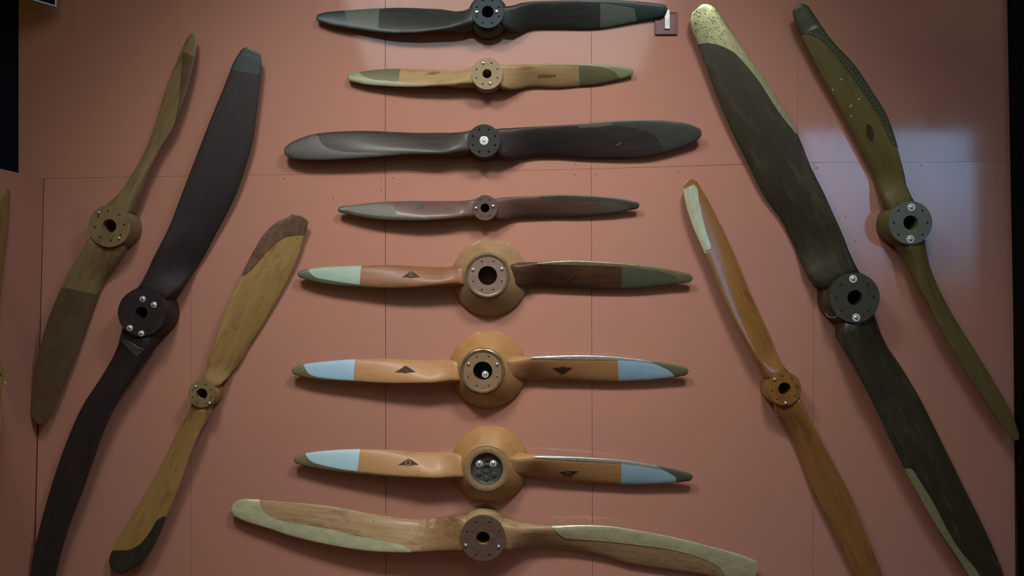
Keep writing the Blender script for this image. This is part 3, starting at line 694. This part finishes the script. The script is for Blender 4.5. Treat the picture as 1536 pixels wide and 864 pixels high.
l3.part(0, 'tip_sheath', b[0].sheath([(366, 414), (379, 403), (392, 388), (406, 372), (425, 357), (440, 353), (457, 352)], 'L'), S['bark'])
l3.part(1, 'tip_covering', b[1].sheath([(246, 774), (236, 781), (228, 795), (212, 815), (196, 824), (180, 825), (169, 826)], 'L'), S['black_tip'])

# ---- right wing
r1 = Prop('propeller', 'very large dark propeller with hammered brass-green tip, crossing the pale reflection on the right', (1282.5, 446.6), 38, [
    ([(1250, 438), (1224, 420), (1203, 391), (1186.7, 360.5), (1170, 327), (1143, 289), (1121, 244), (1102.6, 207), (1080, 155.6), (1062, 107), (1047, 65), (1036, 36), (1037, 22)],
     [(1309, 416), (1286.6, 394), (1270, 363), (1253, 327), (1234, 285.6), (1217, 252), (1199, 207), (1184, 178), (1158, 137), (1128.5, 92.6), (1102.6, 55.6), (1078, 17)], (1053, 6.5)),
    ([(1256, 474), (1260, 496), (1271, 524), (1287, 560), (1307, 599.6), (1331, 651), (1355, 699), (1379, 743), (1406.6, 790.7), (1438.5, 838.5), (1456, 866), (1476, 888)],
     [(1318, 474), (1335, 524), (1355, 556), (1379, 595.6), (1398.7, 635), (1422.5, 683), (1446, 731), (1470, 779), (1490, 822.5), (1504, 858), (1508, 882)], (1499, 896))],
    T=0.17, rb=41, bore=11.5, fw=-1, P=1.5, platemat=S['r1_hub'], wood=W['r1'], screws=((1279.7, 418.4), (1284.3, 476.4)), screw_r=3.2, washer=6.0, holes=8, hole0=0, hole_r=0.006, ring=28)
b = r1.blades
r1.part(0, 'tip_sheath', b[0].sheath([(1193, 201), (1173, 176), (1158, 154), (1136, 120), (1114, 93), (1099, 78.5), (1080, 69), (1062, 65), (1048, 66)], 'R'), S['hammered'])
rv = [(1042+random.random()*46, 14+random.random()*48) for i in range(160)]
rv = [q for q in rv if b[0].c_at(q)[0] < b[0].L-4 and abs(b[0].c_at(q)[1]) < 0.86 and (q[1] < 60 and q[1] > (q[0]-1100)*1.5+40)][:60]
tag(r1.part(0, 'rivets', b[0].dots(rv, 1.0, 0.003), M['rivet']), kind='stuff')
r1.part(1, 'tip_sheath', b[1].sheath([(1357, 703), (1367, 704), (1380, 724), (1395, 748), (1410, 775), (1422.5, 799), (1440, 826), (1462, 853), (1480, 872), (1505, 872)], 'R'), S['hammered'])
tb = bmesh.new()
cv = bpy.data.curves.new('wire', 'CURVE'); cv.dimensions = '3D'; cv.bevel_depth = 0.0022; cv.bevel_resolution = 2
spn = cv.splines.new('POLY'); wp = [(1238, 470, .10), (1243, 475.5, .13), (1250, 476.5, .15), (1255, 474.5, .165), (1258.5, 470.5, .172)]
spn.points.add(len(wp)-1)
for i, (u, v, d) in enumerate(wp): spn.points[i].co = (*r1.local(u, v, d), 1)
tb.free()
wo = bpy.data.objects.new('wire', cv); dg = None
me = wo.to_mesh(); me2 = me.copy(); wo.to_mesh_clear(); bpy.data.objects.remove(wo)
wo = bpy.data.objects.new('wire', me2); col.objects.link(wo); wo.parent = r1.root; me2.materials.clear(); me2.materials.append(S['pale_olive'])

r2 = Prop('propeller', 'olive-green varnished propeller with moss sheath and oval decal, farthest right beside the black post', (1366, 334), 33, [
    ([(1340, 320), (1336, 302), (1324, 283), (1310, 262), (1296, 236), (1281, 205), (1264, 172), (1246, 139), (1224, 98), (1203, 55), (1193, 32), (1189.5, 18)],
     [(1386, 308), (1375, 296), (1364.4, 278), (1354, 250), (1343.6, 212), (1330, 173.6), (1309, 139), (1281, 97), (1246, 59), (1216, 15)], (1200, 7)),
    ([(1346, 362), (1361.6, 376), (1370, 396.6), (1378, 432), (1392, 456), (1406, 485.5), (1423, 516), (1434, 532), (1457, 570), (1484, 610), (1507, 643)],
     [(1393, 356), (1391, 374), (1398, 413), (1414, 446.6), (1436.6, 485.5), (1456, 516), (1469, 537), (1493, 576), (1514, 612), (1525, 640)], (1526, 661))],
    T=0.16, rb=34, bore=11, fw=-1, wood=W['r2'], platemat=S['r2_hub'], screws=((1367, 311), (1365.6, 358.8)), screw_r=3.3, washer=6.0, holes=8, hole0=0, hole_r=0.0065, ring=25.5, dm=0.095)
b = r2.blades
r2.part(0, 'tip_sheath', b[0].sheath([(1345, 222), (1336, 213), (1325, 190), (1300, 148), (1275, 112), (1252, 82), (1236, 64), (1222, 55), (1208, 51), (1202, 54)], 'R'), S['moss'])
tag(r2.part(0, 'rivets', b[0].dots(along([(1340, 214), (1327, 189), (1302, 146), (1277, 110), (1254, 80), (1238, 62), (1224, 53), (1210, 49)], 34) + along([(1330, 185), (1304, 140), (1279, 103), (1250, 70), (1225, 40), (1205, 20)], 26), 0.9, 0.003), M['rivet_pale']), kind='stuff')
ov = []
for a in range(16):
    x, y = 5.2*math.cos(a*math.pi/8), 13*math.sin(a*math.pi/8); t = math.radians(-14)
    ov.append((1305+x*math.cos(t)-y*math.sin(t), 198+x*math.sin(t)+y*math.cos(t)))
r2.part(0, 'oval_decal', b[0].decal(ov), M['ink'], False)
tag(r2.part(0, 'paint_specks', b[0].dots([(1242, 133.5), (1249, 134.5), (1262, 119.5), (1277, 158), (1275, 160), (1288, 149), (1277, 174.5)], 1.3, 0.001), M['speck']), kind='stuff')

r3 = Prop('propeller', 'slim glossy orange-brown propeller with one pale green edge plate, inner right', (1177, 583), 25.5, [
    ([(1155, 573), (1150, 564), (1136, 541.6), (1119, 511), (1097, 471), (1075, 423), (1057, 379), (1039.6, 339), (1028.6, 304), (1026, 282)],
     [(1196, 566), (1180, 553), (1167, 533), (1149.6, 493), (1127.6, 445), (1105.6, 392), (1083.6, 343.6), (1061.6, 299.6), (1048, 276)], (1034, 269.4)),
    ([(1160, 603), (1167, 619), (1184, 650), (1203.6, 699), (1223.5, 747), (1247, 791), (1271, 838.5), (1284, 866), (1303, 892)],
     [(1204, 596), (1215.5, 627.5), (1235.4, 667), (1255, 703), (1279, 751), (1295, 791), (1311, 830.5), (1324, 864), (1332, 890)], (1324, 902))],
    T=0.13, rb=27, bore=9.5, fw=1, wood=W['r3'], screws=((1162, 569), (1178.6, 604.6)), screw_r=2.5, holes=8, hole_r=0.0055, ring=19, hole0=10)
r3.part(0, 'edge_plate', r3.blades[0].sheath([(1056, 377.5), (1065, 377), (1065, 372), (1057, 343.6), (1051, 318), (1047, 300), (1045, 284), (1040, 277)], 'L', tip=False), S['green_metal'])

# ---- propeller hung on the low left partition, only its edge in view
l0 = Prop('propeller', 'yellowish propeller on the side partition, cut by the left picture edge', (302.5, 591), 20.5, [
    ([(295, 574), (303, 564), (312, 542), (324, 508), (336, 470), (348, 442), (362, 414), (378, 382), (395, 353), (416, 333), (435, 324.5)],
     [(320, 582), (332, 573), (344, 560), (358, 548), (374, 520), (396, 486), (415, 452), (434, 415), (448, 383), (456, 354), (462, 334)], (452, 323.5)),
    ([(285, 604), (282, 618), (265, 651.6), (240, 702), (210.6, 752.7), (185, 795), (168.5, 826.5), (164, 842), (167, 853)],
     [(313, 611), (307, 627), (299, 647), (286, 681), (269.6, 727.5), (248.5, 778), (231.7, 816), (210.6, 845), (190, 857)], (172, 858))],
    T=0.12, rb=21.5, bore=8.5, fw=1, wood=W['l3'], screws=((309, 572), (314.5, 607)), screw_r=2.0, holes=8, hole_r=0.005, ring=15)
ax = Vector((0, 0.17, 1)).normalized(); ez = Vector((1, 0, 0)); ey = ez.cross(ax)
m = Matrix((ax, ey, ez)).transposed().to_4x4(); m.translation = (XL-0.012, -0.565, wz(566, 0.565)); l0.root.matrix_world = m @ Matrix.Scale(0.86, 4)

# ------------------------------------------------------------------ small things on the wall
t = bpy.data.objects.new('wall_plaque', None); col.objects.link(t); t.location = (wx(998.5), 0, wz(35.5))
tag(t, 'small square maroon plaque with silver clip beside the topmost propeller tip', 'plaque')
def pq(name, u0, u1, v0, v1, d0, d1, mat, bv=0.001):
    return link(name, bevel(box((u0-998.5)*PXM, (u1-998.5)*PXM, -d1, -d0, (35.5-v1)*PXM, (35.5-v0)*PXM), bv), mat, t)
pq('plate', 982, 1015.5, 18.5, 52.5, 0.0005, 0.010, S['maroon'])
for r in ((982, 1015.5, 49, 52.5), (982, 1015.5, 18.5, 21), (982, 984.2, 21, 49), (1013.4, 1015.5, 21, 49)): pq('rim', *r, 0.009, 0.015, S['maroon'])
pq('clip', 996, 1004, 16, 45, 0.012, 0.02, S['silver'], 0.002)

# framed notice at the upper left, angled away from the wall
f0 = Vector((wx(84, 0.10), -0.10, wz(11, 0.10)))
t = bpy.data.objects.new('framed_notice', None); col.objects.link(t); t.location = f0; t.rotation_euler = (0, 0, math.radians(57.4))
tag(t, 'dark teal notice in a thin silver frame, only its corner in the upper left', 'picture frame')
fw_, fh = 0.55, 0.42
link('notice_sheet', box(-fw_, 0, -0.004, 0.004, 0, fh), M['navy'], t)
for a in ((-fw_, 0, 0, 0.008), (-fw_, 0, fh-0.008, fh), (-0.008, 0, 0.008, fh-0.008), (-fw_, -fw_+0.008, 0.008, fh-0.008)):
    link('frame_bar', bevel(box(a[0], a[1], -0.008, 0.008, a[2], a[3]), 0.001), paint('silver_frame', (0.7, 0.8, 0.95), (0.6, 0.7, 0.85), 0.4, 20, 0.0) if 'silver_frame' not in bpy.data.materials else bpy.data.materials['silver_frame'], t)
